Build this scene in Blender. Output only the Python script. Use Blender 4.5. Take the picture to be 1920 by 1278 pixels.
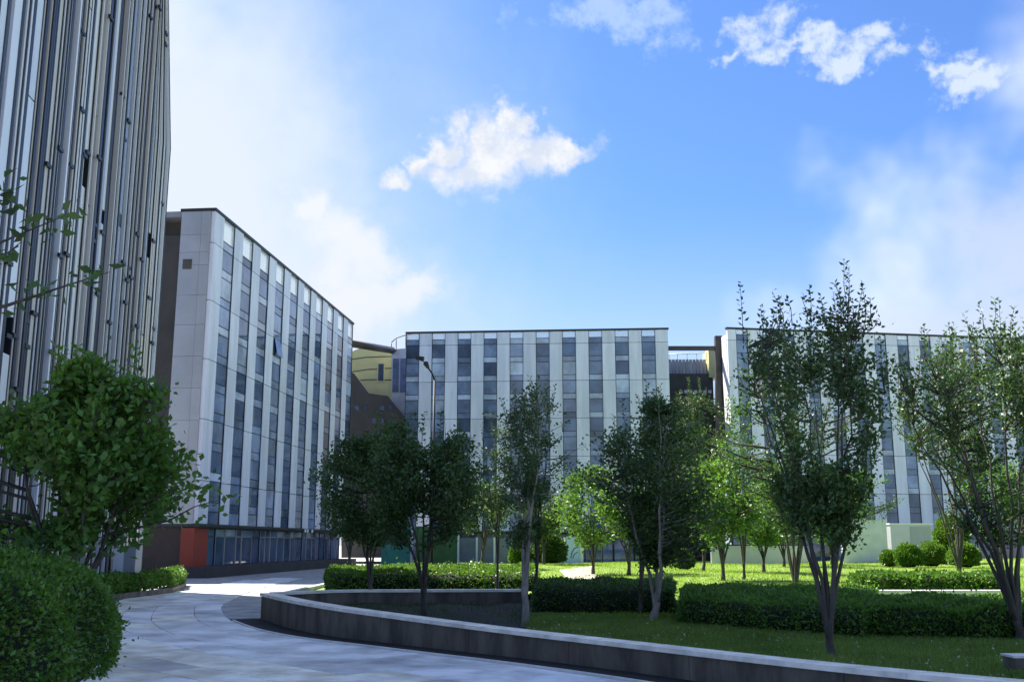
import bpy, math, random
import numpy as np
from mathutils import Vector

random.seed(7)
for o in list(bpy.data.objects): bpy.data.objects.remove(o)
scene = bpy.context.scene
COL = scene.collection

# ------------------------------------------------------------------ camera
F_PX, CX, CY = 1909.0, 960.0, 639.0          # focal length in photo pixels (1920 wide)
PITCH = math.radians(11.23)
CAMH = 2.0
cam_d = bpy.data.cameras.new('camera'); cam = bpy.data.objects.new('camera', cam_d); COL.objects.link(cam)
cam.location = (0, 0, CAMH); cam.rotation_euler = (math.pi/2 + PITCH, 0, 0)
cam_d.sensor_width = 36; cam_d.lens = 36*F_PX/1920; cam_d.clip_end = 5000; cam_d.clip_start = .05
scene.camera = cam

def ray(px, py):
    u = (px-CX)/F_PX; v = (CY-py)/F_PX; c, s = math.cos(PITCH), math.sin(PITCH)
    return np.array((u, c - v*s, s + v*c))
def onz(px, py, z=0.0):                       # where the pixel's ray meets the level z
    d = ray(px, py); t = (z-CAMH)/d[2]; return np.array((d[0]*t, d[1]*t, z))
def aty(px, py, Y):                           # where it reaches the depth Y
    d = ray(px, py); t = Y/d[1]; return np.array((d[0]*t, Y, CAMH+d[2]*t))

# ------------------------------------------------------------------ sun, sky
SUN_EL, SUN_AZ = math.radians(52), math.radians(-54)     # azimuth from +Y, negative = left
SKY_STRENGTH = 0.0525
sun_d = bpy.data.lights.new('sun', 'SUN'); sun = bpy.data.objects.new('sun', sun_d); COL.objects.link(sun)
sun_d.energy = 5.0; sun_d.angle = math.radians(.5); sun_d.color = (1, .94, .84)
sdir = Vector((math.sin(SUN_AZ)*math.cos(SUN_EL), math.cos(SUN_AZ)*math.cos(SUN_EL), math.sin(SUN_EL)))
sun.rotation_euler = (-sdir).to_track_quat('-Z', 'Y').to_euler(); sun.location = (-40, 40, 80)
vs = scene.view_settings
vs.view_transform = 'Standard'; vs.look = 'None'; vs.gamma = 1; vs.use_curve_mapping = False; vs.exposure = 1.6
cy = scene.cycles; cy.max_bounces = 5; cy.diffuse_bounces = 3; cy.glossy_bounces = 3; cy.transmission_bounces = 3; cy.transparent_max_bounces = 6; cy.caustics_reflective = False; cy.caustics_refractive = False

world = bpy.data.worlds.new('World'); scene.world = world; world.use_nodes = True
world.cycles.sampling_method = 'MANUAL'; world.cycles.sample_map_resolution = 512
wt = world.node_tree; wt.nodes.clear()
class NX:                                      # tiny node-expression helper
    def __init__(s, t): s.t = t
    def n(s, k, **kw):
        x = s.t.nodes.new(k)
        for a, b in kw.items(): setattr(x, a, b)
        return x
    def put(s, sock, v):
        if isinstance(v, bpy.types.NodeSocket): s.t.links.new(v, sock)
        elif v is not None: sock.default_value = v
    def m(s, op, a, b=None, c=None):
        x = s.n('ShaderNodeMath', operation=op)
        for i, v in enumerate((a, b, c)): s.put(x.inputs[i], v)
        return x.outputs[0]
    def smooth(s, v, lo, hi, a=0., b=1.):
        x = s.n('ShaderNodeMapRange', interpolation_type='SMOOTHSTEP')
        for i, w in enumerate((v, lo, hi, a, b)): s.put(x.inputs[i], w)
        return x.outputs[0]
    def noise(s, vec, scale, detail=5, rough=.55, dist=0.):
        x = s.n('ShaderNodeTexNoise'); s.put(x.inputs['Vector'], vec)
        x.inputs['Scale'].default_value = scale; x.inputs['Detail'].default_value = detail
        x.inputs['Roughness'].default_value = rough; x.inputs['Distortion'].default_value = dist
        return x.outputs['Fac']
    def mix(s, f, a, b, blend='MIX'):
        x = s.n('ShaderNodeMix', data_type='RGBA', blend_type=blend)
        s.put(x.inputs[0], f); s.put(x.inputs[6], a); s.put(x.inputs[7], b)
        return x.outputs[2]
W = NX(wt)
sky = W.n('ShaderNodeTexSky', sky_type='NISHITA', sun_disc=False, sun_elevation=SUN_EL, sun_rotation=SUN_AZ,
          air_density=1.0, dust_density=.6, ozone_density=2.2)
tc = W.n('ShaderNodeTexCoord'); dirv = tc.outputs['Generated']
sep = W.n('ShaderNodeSeparateXYZ'); W.put(sep.inputs[0], dirv)
az = W.m('ARCTAN2', sep.outputs[0], sep.outputs[1]); el = W.m('ARCSINE', sep.outputs[2])
PXR = 1/F_PX
wn = W.n('ShaderNodeTexNoise'); W.put(wn.inputs['Vector'], dirv); wn.inputs['Scale'].default_value = 13; wn.inputs['Detail'].default_value = 5; wn.inputs['Roughness'].default_value = .62
wsp = W.n('ShaderNodeSeparateColor'); W.put(wsp.inputs[0], wn.outputs['Color'])
azw = W.m('ADD', az, W.m('MULTIPLY', W.m('SUBTRACT', wsp.outputs[0], .5), .16)); elw = W.m('ADD', el, W.m('MULTIPLY', W.m('SUBTRACT', wsp.outputs[1], .5), .10))
def blob(px, py, sx, sy):
    d = ray(px, py); d = d/np.linalg.norm(d)
    a = W.m('DIVIDE', W.m('SUBTRACT', azw, math.atan2(d[0], d[1])), sx*PXR)
    e = W.m('DIVIDE', W.m('SUBTRACT', elw, math.asin(d[2])), sy*PXR)
    return W.m('SUBTRACT', 1., W.m('SQRT', W.m('ADD', W.m('MULTIPLY', a, a), W.m('MULTIPLY', e, e))))
def group(bl):
    f = blob(*bl[0])
    for b in bl[1:]: f = W.m('MAXIMUM', f, blob(*b))
    return f
def cloud(field, nz, amp, lo, hi, op):
    v = W.m('ADD', field, W.m('MULTIPLY', W.m('SUBTRACT', nz, .5), amp))
    return W.m('MULTIPLY', W.smooth(v, lo, hi), op)
n_f = W.noise(dirv, 20, 4, .62); n_m = W.noise(dirv, 7, 4, .58); n_w = W.noise(dirv, 34, 4, .64)
obm = W.n('ShaderNodeMapping'); W.put(obm.inputs[0], dirv); obm.inputs['Location'].default_value = (6.8, 3.6, 12.4)
n_b = W.noise(obm.outputs[0], 2.4, 5, .55)
CW = 1/(SKY_STRENGTH*2**vs.exposure)
def wcol(r, g, b): return (r*CW, g*CW, b*CW, 1)
c = W.mix(1., sky.outputs[0], (.71, .99, 1.45, 1), 'MULTIPLY')
gl = W.m('MULTIPLY', W.smooth(n_b, .48, .68), .8)                        # cloud all round the sky, thickened and brightened to light shaded ground
c = W.mix(gl, c, wcol(1.2, 1.25, 1.3))
hz2 = cloud(group([(480, 420, 760, 760)]), n_m, .3, .0, 1.0, .7)
c = W.mix(hz2, c, wcol(.70, .82, 1.0))
hz = cloud(group([(330, 420, 470, 700), (420, 600, 520, 330)]), n_m, .55, .0, .85, .88)
c = W.mix(hz, c, wcol(.84, .91, 1.0))
pf = cloud(group([(640, 470, 130, 90), (740, 545, 100, 50), (590, 390, 60, 70), (660, 560, 190, 80)]), n_m, 1.1, .05, .8, .8)
c = W.mix(pf, c, wcol(.96, .97, 1.0))
rz = cloud(group([(1930, 470, 260, 190), (1800, 640, 420, 120)]), n_m, .7, .0, .9, .8)
c = W.mix(rz, c, wcol(.68, .78, 1.0))
lowh = W.m('MULTIPLY', W.smooth(el, math.radians(19), math.radians(6)), .55)
c = W.mix(lowh, c, wcol(.80, .87, 1.0))
ws = cloud(group([(1150, 20, 190, 70)]), n_w, 2.2, .05, .8, .5)
c = W.mix(ws, c, wcol(.72, .88, 1.0))
ch = cloud(group([(1425, 55, 80, 60), (1390, 92, 90, 24), (1500, 95, 110, 24), (1590, 105, 110, 26), (1650, 75, 90, 30), (1720, 110, 100, 28), (1790, 138, 110, 24), (1860, 165, 110, 26)]), n_w, 2.6, .08, 1.0, .85)
c = W.mix(ch, c, wcol(.82, .92, 1.0))
cu = cloud(group([(905, 320, 110, 62), (960, 225, 42, 56), (1060, 285, 100, 34), (835, 262, 55, 42), (748, 337, 45, 28), (930, 275, 95, 72), (1000, 285, 90, 48), (800, 300, 50, 30)]), n_f, 1.3, .0, .75, .96)
shade = W.smooth(n_w, .38, .66)
ccol = W.mix(shade, wcol(.74, .81, .93), wcol(.98, .99, 1.0))
c = W.mix(cu, c, ccol)
bg = W.n('ShaderNodeBackground'); bg.inputs['Strength'].default_value = SKY_STRENGTH
W.put(bg.inputs['Color'], c)
wo = W.n('ShaderNodeOutputWorld'); wt.links.new(bg.outputs[0], wo.inputs[0])

# ------------------------------------------------------------------ materials
MATS = {}
def mat(name, col, rough=.6, metal=0., var=.15, scale=1.5, bump=0., bscale=40, col2=None, island=0., spec=.5, coat=0., objvar=0., stretch=None):
    m = bpy.data.materials.new(name); m.use_nodes = True; t = m.node_tree; X = NX(t)
    p = t.nodes['Principled BSDF']
    tcn = X.n('ShaderNodeTexCoord'); v = tcn.outputs['Object']
    geo = X.n('ShaderNodeNewGeometry'); pos = geo.outputs['Position']
    if stretch:
        mp = X.n('ShaderNodeMapping'); mp.inputs['Scale'].default_value = stretch; X.put(mp.inputs[0], pos); pos = mp.outputs[0]
    a = (*col, 1); b = (*(col2 if col2 else tuple(min(1, k*(1+var*2)) for k in col)), 1)
    nz = X.noise(pos, scale, 6, .6)
    cc = X.mix(X.smooth(nz, .3, .7), (*(k*(1-var) for k in col), 1) if not col2 else a, b)
    if island:
        f = X.m('ADD', 1-island, X.m('MULTIPLY', geo.outputs['Random Per Island'], 2*island))
        hsn = X.n('ShaderNodeHueSaturation'); X.put(hsn.inputs['Value'], f); X.put(hsn.inputs['Color'], cc)
        hsn2 = X.m('ADD', .485, X.m('MULTIPLY', geo.outputs['Random Per Island'], .03)); X.put(hsn.inputs['Hue'], hsn2)
        cc = hsn.outputs[0]
    if objvar:
        oi = X.n('ShaderNodeObjectInfo')
        f = X.m('ADD', 1-objvar, X.m('MULTIPLY', oi.outputs['Random'], 2*objvar))
        hsn = X.n('ShaderNodeHueSaturation'); X.put(hsn.inputs['Value'], f); X.put(hsn.inputs['Color'], cc); cc = hsn.outputs[0]
    X.put(p.inputs['Base Color'], cc)
    rn = X.m('ADD', rough*.85, X.m('MULTIPLY', nz, rough*.3)); X.put(p.inputs['Roughness'], rn)
    p.inputs['Metallic'].default_value = metal; p.inputs['Specular IOR Level'].default_value = spec
    p.inputs['Coat Weight'].default_value = coat
    if bump:
        bn = X.n('ShaderNodeBump'); bn.inputs['Strength'].default_value = bump; bn.inputs['Distance'].default_value = .02
        X.put(bn.inputs['Height'], X.noise(pos, bscale, 5, .6)); t.links.new(bn.outputs[0], p.inputs['Normal'])
    MATS[name] = m; return m
def leafmat(name, col, col2, trans=.35, island=.35, scale=1.2, rough=.45):
    m = mat(name, col, rough, col2=col2, island=island, scale=scale, spec=.4)
    t = m.node_tree; X = NX(t); p = t.nodes['Principled BSDF']; out = t.nodes['Material Output']
    tr = X.n('ShaderNodeBsdfTranslucent')
    src = p.inputs['Base Color'].links[0].from_socket
    tcx = X.mix(.5, src, (col2[0]*1.5, col2[1]*1.7, col2[2]*.6, 1)); X.put(tr.inputs[0], tcx)
    ms = X.n('ShaderNodeMixShader'); ms.inputs[0].default_value = trans
    t.links.new(p.outputs[0], ms.inputs[1]); t.links.new(tr.outputs[0], ms.inputs[2]); t.links.new(ms.outputs[0], out.inputs[0])
    return m
def glassmat(name, col, rough=.04, spec=.8):
    m = mat(name, col, rough, var=.25, scale=.6, spec=spec, objvar=.34)
    return m
def clearglass(name):
    m = bpy.data.materials.new(name); m.use_nodes = True; t = m.node_tree; X = NX(t)
    p = t.nodes['Principled BSDF']; out = t.nodes['Material Output']
    p.inputs['Base Color'].default_value = (.93, .94, .95, 1); p.inputs['Roughness'].default_value = .15
    tr = X.n('ShaderNodeBsdfTransparent'); tr.inputs[0].default_value = (.9, .94, .97, 1)
    ms = X.n('ShaderNodeMixShader'); ms.inputs[0].default_value = .6
    t.links.new(p.outputs[0], ms.inputs[1]); t.links.new(tr.outputs[0], ms.inputs[2]); t.links.new(ms.outputs[0], out.inputs[0])
    MATS[name] = m; return m

mat('panel_white', (.70, .705, .79), .35, .0, var=.075, scale=1.6, objvar=.075, stretch=(1, 1, .12))
mat('panel_end', (.44, .455, .48), .3, .3, var=.06, scale=.4, objvar=.07)
mat('panel_taupe', (.60, .555, .505), .35, .1, var=.06, scale=.5, objvar=.10, stretch=(1, 1, .15))
mat('panel_grey', (.30, .31, .33), .32, .2, var=.06, scale=.5, objvar=.12, stretch=(1, 1, .15))
mat('panel_pale', (.76, .765, .78), .28, .15, var=.05, scale=.5, objvar=.08, stretch=(1, 1, .15))
mat('frame_dark', (.018, .021, .028), .4, .3, var=.1)
mat('coping', (.03, .032, .038), .45, .3)
glassmat('glass_dark', (.07, .10, .17)); glassmat('glass_mid', (.16, .205, .32)); glassmat('glass_light', (.36, .41, .52), .08)
clearglass('glass_clear')
mat('wall_dark', (.045, .042, .040), .75, var=.2, scale=.5)
mat('wall_dark_and_shadow', (.075, .072, .066), .8, var=.15, scale=.5)
mat('brown', (.045, .028, .022), .6, var=.2)
mat('red', (.30, .035, .018), .5, var=.08)
mat('yellow', (.62, .58, .27), .7, var=.06, scale=.4)
mat('white_plaster', (.66, .67, .66), .7, var=.06)
mat('louver', (.28, .28, .28), .5, .2, var=.1, objvar=.1)
mat('steel_dark', (.06, .05, .045), .5, .3)
mat('teal', (.05, .25, .18), .45, var=.06); mat('green_board', (.05, .13, .035), .5, var=.1)
mat('blue_panel', (.13, .15, .20), .35, var=.1, objvar=.12); mat('sign_blue', (.42, .55, .75), .4, var=.05)
mat('white_paint', (.72, .73, .72), .45, var=.04)
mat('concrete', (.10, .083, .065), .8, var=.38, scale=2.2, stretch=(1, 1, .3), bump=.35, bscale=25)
mat('capstone', (.76, .71, .61), .65, var=.14, scale=2.5, bump=.25, bscale=60, objvar=.06)
mat('kerb', (.62, .61, .59), .7, var=.1, bump=.2)
mat('slab_blue', (.65, .665, .685), .33, var=.34, scale=.8, bump=.3, bscale=18, objvar=.16)
mat('slab_tan', (.76, .67, .52), .36, var=.34, scale=1.1, bump=.35, bscale=16, objvar=.14)
mat('joint', (.30, .30, .295), .9, var=.2)
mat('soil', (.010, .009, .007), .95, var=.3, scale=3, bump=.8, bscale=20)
mat('channel_shade', (.004, .004, .005), .9, var=.1)  # black standing in for the shade in the channel
mat('lawn', (.12, .20, .024), .9, col2=(.20, .29, .04), scale=1.2, bump=.6, bscale=45)
mat('bark', (.052, .046, .039), .85, var=.3, scale=9, bump=.6, bscale=60, stretch=(1, 1, .3))
mat('bark_pale', (.19, .175, .15), .8, var=.3, scale=7, bump=.5, bscale=50, stretch=(1, 1, .35))
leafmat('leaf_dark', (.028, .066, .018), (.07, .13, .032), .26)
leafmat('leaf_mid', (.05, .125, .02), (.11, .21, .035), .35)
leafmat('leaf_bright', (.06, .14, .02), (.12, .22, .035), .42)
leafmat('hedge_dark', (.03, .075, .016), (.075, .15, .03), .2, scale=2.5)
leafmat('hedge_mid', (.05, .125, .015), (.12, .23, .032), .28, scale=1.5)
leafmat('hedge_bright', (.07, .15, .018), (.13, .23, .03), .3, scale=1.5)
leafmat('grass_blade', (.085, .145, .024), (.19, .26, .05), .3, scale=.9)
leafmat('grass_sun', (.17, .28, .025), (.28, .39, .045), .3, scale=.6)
mat('hedge_core', (.006, .012, .005), .95, var=.3, scale=6)
mat('lamp_black', (.012, .013, .015), .6, 0.)

# ------------------------------------------------------------------ mesh helpers
def link(name, me, m, parent=None):
    o = bpy.data.objects.new(name, me); COL.objects.link(o)
    if m is not None and not me.materials: me.materials.append(MATS[m])
    if parent is not None: o.parent = parent
    return o
def mesh(verts, faces, name='mesh', smooth=False):
    me = bpy.data.meshes.new(name); me.from_pydata([tuple(map(float, v)) for v in verts], [], [tuple(map(int, f)) for f in faces]); me.update()
    if smooth: me.polygons.foreach_set('use_smooth', [True]*len(me.polygons))
    return me
def quads(V, name='mesh'):                     # V (N,4,3): one quad each
    N = len(V); me = bpy.data.meshes.new(name)
    me.vertices.add(4*N); me.vertices.foreach_set('co', V.astype(np.float32).ravel())
    me.loops.add(4*N); me.loops.foreach_set('vertex_index', np.arange(4*N, dtype=np.int32))
    me.polygons.add(N); me.polygons.foreach_set('loop_start', np.arange(0, 4*N, 4, dtype=np.int32))
    me.update(calc_edges=True); return me
def tag(o, label=None, cat=None, group=None, kind=None):
    for k, v in (('label', label), ('category', cat), ('group', group), ('kind', kind)):
        if v: o[k] = v
    return o
def empty(name, loc=(0, 0, 0), rz=0.):
    o = bpy.data.objects.new(name, None); COL.objects.link(o); o.location = tuple(map(float, loc)); o.rotation_euler = (0, 0, rz); o.empty_display_size = .2
    return o
_cube = {}
def cube_me(m):
    if m not in _cube:
        v = [(x, y, z) for x in (-.5, .5) for y in (-.5, .5) for z in (-.5, .5)]
        f = [(0, 1, 3, 2), (4, 6, 7, 5), (0, 4, 5, 1), (2, 3, 7, 6), (0, 2, 6, 4), (1, 5, 7, 3)]
        _cube[m] = mesh(v, f, 'block_'+m); _cube[m].materials.append(MATS[m])
    return _cube[m]
def box(name, x0, x1, y0, y1, z0, z1, m, parent=None, rot=None):
    o = bpy.data.objects.new(name, cube_me(m)); COL.objects.link(o)
    o.location = ((x0+x1)/2, (y0+y1)/2, (z0+z1)/2); o.scale = (x1-x0, y1-y0, z1-z0)
    if rot: o.rotation_euler = rot
    if parent is not None: o.parent = parent
    return o
def subbox(name, x0, x1, y0, y1, z0, z1, m, parent):      # child of an unscaled part
    return box(name, x0, x1, y0, y1, z0, z1, m, parent)
def multibox(boxes):
    V, Fc = [], []
    for (x0, x1, y0, y1, z0, z1) in boxes:
        b = len(V); V += [(x, y, z) for x in (x0, x1) for y in (y0, y1) for z in (z0, z1)]
        Fc += [tuple(b+i for i in f) for f in ((0, 1, 3, 2), (4, 6, 7, 5), (0, 4, 5, 1), (2, 3, 7, 6), (0, 2, 6, 4), (1, 5, 7, 3))]
    return mesh(V, Fc)
def prism(poly, y0, y1):                       # polygon in (x,z) extruded in y
    n = len(poly); V = [(x, y0, z) for x, z in poly]+[(x, y1, z) for x, z in poly]
    Fc = [tuple(range(n)), tuple(range(2*n-1, n-1, -1))]+[(i, n+i, n+(i+1) % n, (i+1) % n) for i in range(n)]
    return mesh(V, Fc)
def sweep(rings, close=True, caps=True):       # rings: list of equal-length point lists
    V, Fc = [], []; k = len(rings[0])
    for r in rings: V += [tuple(p) for p in r]
    for i in range(len(rings)-1):
        for j in range(k if close else k-1):
            a, b = i*k+j, i*k+(j+1) % k; Fc.append((a, b, b+k, a+k))
    if caps and close: Fc += [tuple(range(k-1, -1, -1)), tuple(range((len(rings)-1)*k, len(rings)*k))]
    return V, Fc
class Tubes:
    def __init__(s): s.V, s.F = [], []
    def add(s, pts, rad, n=6):
        pts = np.asarray(pts, float); T = np.gradient(pts, axis=0); T /= np.linalg.norm(T, axis=1)[:, None]+1e-9
        ref = np.array((1., 0, 0)) if abs(T[0][0]) < .8 else np.array((0, 1., 0))
        U = np.cross(T, ref); U /= np.linalg.norm(U, axis=1)[:, None]+1e-9; Vv = np.cross(T, U)
        a = np.linspace(0, 2*math.pi, n, endpoint=False); ca, sa = np.cos(a), np.sin(a)
        b = sum(len(v) for v in s.V)
        R = pts[:, None, :]+np.asarray(rad)[:, None, None]*(U[:, None, :]*ca[None, :, None]+Vv[:, None, :]*sa[None, :, None])
        s.V.append(R.reshape(-1, 3))
        for i in range(len(pts)-1):
            for j in range(n):
                p, q = b+i*n+j, b+i*n+(j+1) % n; s.F.append((p, q, q+n, p+n))
        s.F.append(tuple(b+j for j in range(n-1, -1, -1))); e = b+(len(pts)-1)*n; s.F.append(tuple(e+j for j in range(n)))
    def mesh(s): return mesh(np.concatenate(s.V), s.F, smooth=True)
def leaves(P, D, S, w=.27, rng=np.random):
    D = D/(np.linalg.norm(D, axis=1)[:, None]+1e-9); R = rng.normal(size=P.shape)
    Wv = np.cross(D, R); Wv /= np.linalg.norm(Wv, axis=1)[:, None]+1e-9; N = np.cross(Wv, D); S = S[:, None]
    return np.stack((P, P+D*S*.45+Wv*S*w+N*S*.07, P+D*S-N*S*.05, P+D*S*.45-Wv*S*w+N*S*.07), axis=1)
def interp(pts, t):
    pts = np.asarray(pts, float); n = len(pts)-1; f = min(max(t, 0), .99999)*n; i = int(f); return pts[i]*(1-(f-i))+pts[i+1]*(f-i)

# ------------------------------------------------------------------ ground, path, planter
gp = link('ground', mesh([(-600, -300, -.03), (600, -300, -.03), (600, 900, -.03), (-600, 900, -.03)], [(0, 1, 2, 3)]), 'joint')
tag(gp, kind='structure')
ZT = .66
wp = [(487, 1111), (525, 1120), (562, 1127.5), (640, 1140), (717, 1150), (883, 1172), (1000, 1186), (1200, 1208), (1400, 1231), (1640, 1256), (1889, 1278)]
wz = [.66, .66, .65, .61, .56, .48, .44, .42, .42, .42, .42]     # the cap comes down towards the camera
wall = [onz(x, y, z) for (x, y), z in zip(wp, wz)]
d_end = wall[-1]-wall[-2]; d_end /= np.linalg.norm(d_end)
d_end[2] = 0; wall += [wall[-1]+d_end*1.6, wall[-1]+d_end*3.4+np.array((.15, 0, 0)), wall[-1]+d_end*6+np.array((.6, 0, 0))]
# resample evenly
def resample(pts, step):
    pts = np.asarray(pts); seg = np.linalg.norm(np.diff(pts, axis=0), axis=1); s = np.r_[0, np.cumsum(seg)]
    n = max(2, int(round(s[-1]/step))+1); q = np.linspace(0, s[-1], n)
    return np.stack([np.interp(q, s, pts[:, i]) for i in range(pts.shape[1])], 1)
def smooth_c(p, k=3):
    p = p.copy()
    for _ in range(k): p[1:-1] = .25*p[:-2]+.5*p[1:-1]+.25*p[2:]
    return p
WC = smooth_c(resample(wall, .45), 4); WZ = WC[:, 2].copy(); WC = WC[:, :2].copy()
def normals2(c):
    t = np.gradient(c, axis=0); t /= np.linalg.norm(t, axis=1)[:, None]; return np.stack((t[:, 1], -t[:, 0]), 1)
WN = normals2(WC)                                # points to the right of travel
if np.dot(WN[10], -WC[10]-np.array((8, 0))) < 0: WN = -WN      # outward: towards the path
def off(c, n, d): return c+n*d

pw = empty('planter_wall', (WC[0][0], WC[0][1], 0)); tag(pw, 'long curved grey concrete planter wall with pale stone coping beside the path', 'wall')
base = np.array((WC[0][0], WC[0][1], 0.))
def wallrun(c, n, name, d0, d1, z0, z1, m, parent, i0, i1, gap=.006, origin=base):
    zl = lambda z: z[i0:i1+1] if hasattr(z, '__len__') else [z]*(i1+1-i0)
    z0, z1 = zl(z0), zl(z1)
    cs = c[i0:i1+1].copy(); ns = n[i0:i1+1]
    dirc = cs[1]-cs[0]; cs[0] = cs[0]+dirc/np.linalg.norm(dirc)*gap
    rings = [[(*(p+q*d0), a), (*(p+q*d1), a), (*(p+q*d1), b), (*(p+q*d0), b)] for p, q, a, b in zip(cs, ns, z0, z1)]
    V, Fc = sweep([[np.array(v)-origin for v in r] for r in rings])
    return link(name, mesh(V, Fc), m, parent)
nW = len(WC)
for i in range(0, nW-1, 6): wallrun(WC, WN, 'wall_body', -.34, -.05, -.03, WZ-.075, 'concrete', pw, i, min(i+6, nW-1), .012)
for i in range(0, nW-1, 4): wallrun(WC, WN, 'coping_stone', -.40, .0, WZ-.073, WZ, 'capstone', pw, i, min(i+4, nW-1))
# far arm of the planter: low pale wall closing the bed
fa = [onz(x, y, ZT)[:2] for x, y in ((527, 1106.5), (640, 1105), (800, 1104.5), (980, 1104))]
fa[0] = WC[0]+np.array((.36, .35))
FA = resample(fa, .9); FN = normals2(FA)
if FN[0][1] < 0: FN = -FN
fw = empty('planter_back_wall', (FA[0][0], FA[0][1], 0)); tag(fw, 'straight low pale wall closing the back of the dark planting bed', 'wall')
fb = np.array((FA[0][0], FA[0][1], 0.))
wallrun(FA, FN, 'wall_body', -.02, .28, -.02, ZT-.075, 'concrete', fw, 0, len(FA)-1, origin=fb)
for i in range(0, len(FA)-1, 2): wallrun(FA, FN, 'coping_stone', -.05, .33, ZT-.073, ZT, 'capstone', fw, i, min(i+2, len(FA)-1), origin=fb)
# channel at the wall's foot, deep shade painted black; thin pale edging strip
CH0, CH1 = .02, .80
ch = [[(*(p+q*-.03), -.015), (*(p+q*CH1), -.015)] for p, q in zip(WC[:], WN[:])]
V, Fc = sweep(ch, close=False); tag(link('drainage_channel', mesh(V, Fc), 'channel_shade'), kind='structure')
ed = empty('edging_strip', (WC[0][0], WC[0][1], 0)); tag(ed, 'thin pale stone edging strip along the dark channel below the planter wall', 'edging')
for i in range(2, nW-1, 4): wallrun(WC, WN, 'edging_stone', CH1, CH1+.05, -.03, .035, 'kerb', ed, i, min(i+4, nW-1))

# paving slabs in courses that follow the wall
PC = np.concatenate(([(-11.4, 62.), (-11.0, 52.), (-10.0, 42.), (-8.7, 34.5)], WC[:1], WC[1:]))
PC = smooth_c(resample(PC, .4), 12); PN = normals2(PC)
if np.dot(PN[60], np.array((-1, 0))) < 0: PN = -PN
pave = tag(empty('pavement', (-8, 20, 0)), kind='structure')
rng = np.random.default_rng(3)
EXC = lambda p: (p[0] < -6.4 and p[1] < 14.0 and p[0] < -5.6) or p[0] < -14.5 or p[1] < 3.5
d = CH1+.07; ci = 0; nslab = 0
while d < 11.5:
    w = 1.15 if ci % 2 else .8
    i = int(rng.integers(0, 3)); 
    while i < len(PC)-3:
        step = 5 if ci % 2 else 4
        j = min(i+step, len(PC)-1)
        q = [PC[i]+PN[i]*d, PC[j]+PN[j]*d, PC[j]+PN[j]*(d+w), PC[i]+PN[i]*(d+w)]
        cen = sum(q)/4
        ok = not EXC(cen) and (q[1]-q[0]).dot(PC[j]-PC[i]) > .3 and nslab < 420
        tt = CAMH/ max(1e-3, np.linalg.norm(cen))
        if ok and (abs(cen[0])/cen[1] < .62):
            q = [cen+(p-cen)*(1-.012/ max(.5, np.linalg.norm(p-cen))) for p in q]
            z = float(rng.uniform(-.002, .003)); vv = [(*(p-cen), -.03) for p in q]+[(*((p-cen)*.995), z) for p in q]
            me = mesh(vv, [(4, 5, 6, 7), (0, 1, 5, 4), (1, 2, 6, 5), (2, 3, 7, 6), (3, 0, 4, 7)])
            band = (ci in (3, 4, 6)) != (rng.random() < .16)
            o = link('slab', me, 'slab_tan' if band else 'slab_blue', pave); o.location = (cen[0]+8, cen[1]-20, 0); nslab += 1
        i = j
    d += w+.008; ci += 1
# make slab tops face up whatever the winding
import bmesh
for o in pave.children:
    bm = bmesh.new(); bm.from_mesh(o.data); bmesh.ops.recalc_face_normals(bm, faces=bm.faces); bm.to_mesh(o.data); bm.free()

# planting bed soil, lawn
ZS = .33
def ywall(x):                                    # inner edge of the curved wall as y over x
    c = off(WC, WN, -.3); o = np.argsort(c[:, 0]); return float(np.interp(x, c[o, 0], c[o, 1]))
xs = np.linspace(WC[0][0]+.4, .9, 30)
rows = []
for x in xs:
    y0, y1 = ywall(x), float(np.interp(x, FA[:, 0], FA[:, 1]))+.05
    rows.append([(x, y0+(y1-y0)*k/8, .25+.04*math.sin(x*3+k)) for k in range(9)])
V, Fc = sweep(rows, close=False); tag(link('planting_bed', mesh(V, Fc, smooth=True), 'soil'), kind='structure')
def hl(x, y):                                    # lawn height
    h = ZS+.10*math.sin(x*.35+1)*math.sin(y*.21)*min(1, max(0, (y-20)/15))
    h += .55*math.exp(-((x-38)/14)**2-((y-74)/18)**2)+.25*math.exp(-((x-8)/10)**2-((y-70)/12)**2)
    return h
def lawn_patch(name, x0, x1, ylo, yhi, nx, ny, m, dz=0.):
    R = []
    for x in np.linspace(x0, x1, nx):
        a, b = ylo(x), yhi(x); R.append([(x, a+(b-a)*(k/(ny-1))**1.5, hl(x, a+(b-a)*(k/(ny-1))**1.5)+dz) for k in range(ny)])
    V, Fc = sweep(R, close=False); return tag(link(name, mesh(V, Fc, smooth=True), m), kind='structure')
lawn_patch('lawn', .9, 70, lambda x: ywall(x) if x < WC[-1][0] else 3., lambda x: 96.-.02*x, 90, 60, 'lawn')
lawn_patch('lawn', -7.6, .9, lambda x: 34.0 if x > -7 else 34.6, lambda x: 96., 14, 30, 'lawn')
# kerb along the left edge of the far lawn
kb = tag(empty('lawn_kerb', (-7.7, 34, 0)), 'low pale stone kerb along the path side of the far lawn', 'kerb')
for i in range(20):
    box('kerb_stone', -.1, .1, i*3.0+.01, i*3.0+2.99, -.03, ZS+.06, 'kerb', kb)
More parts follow.
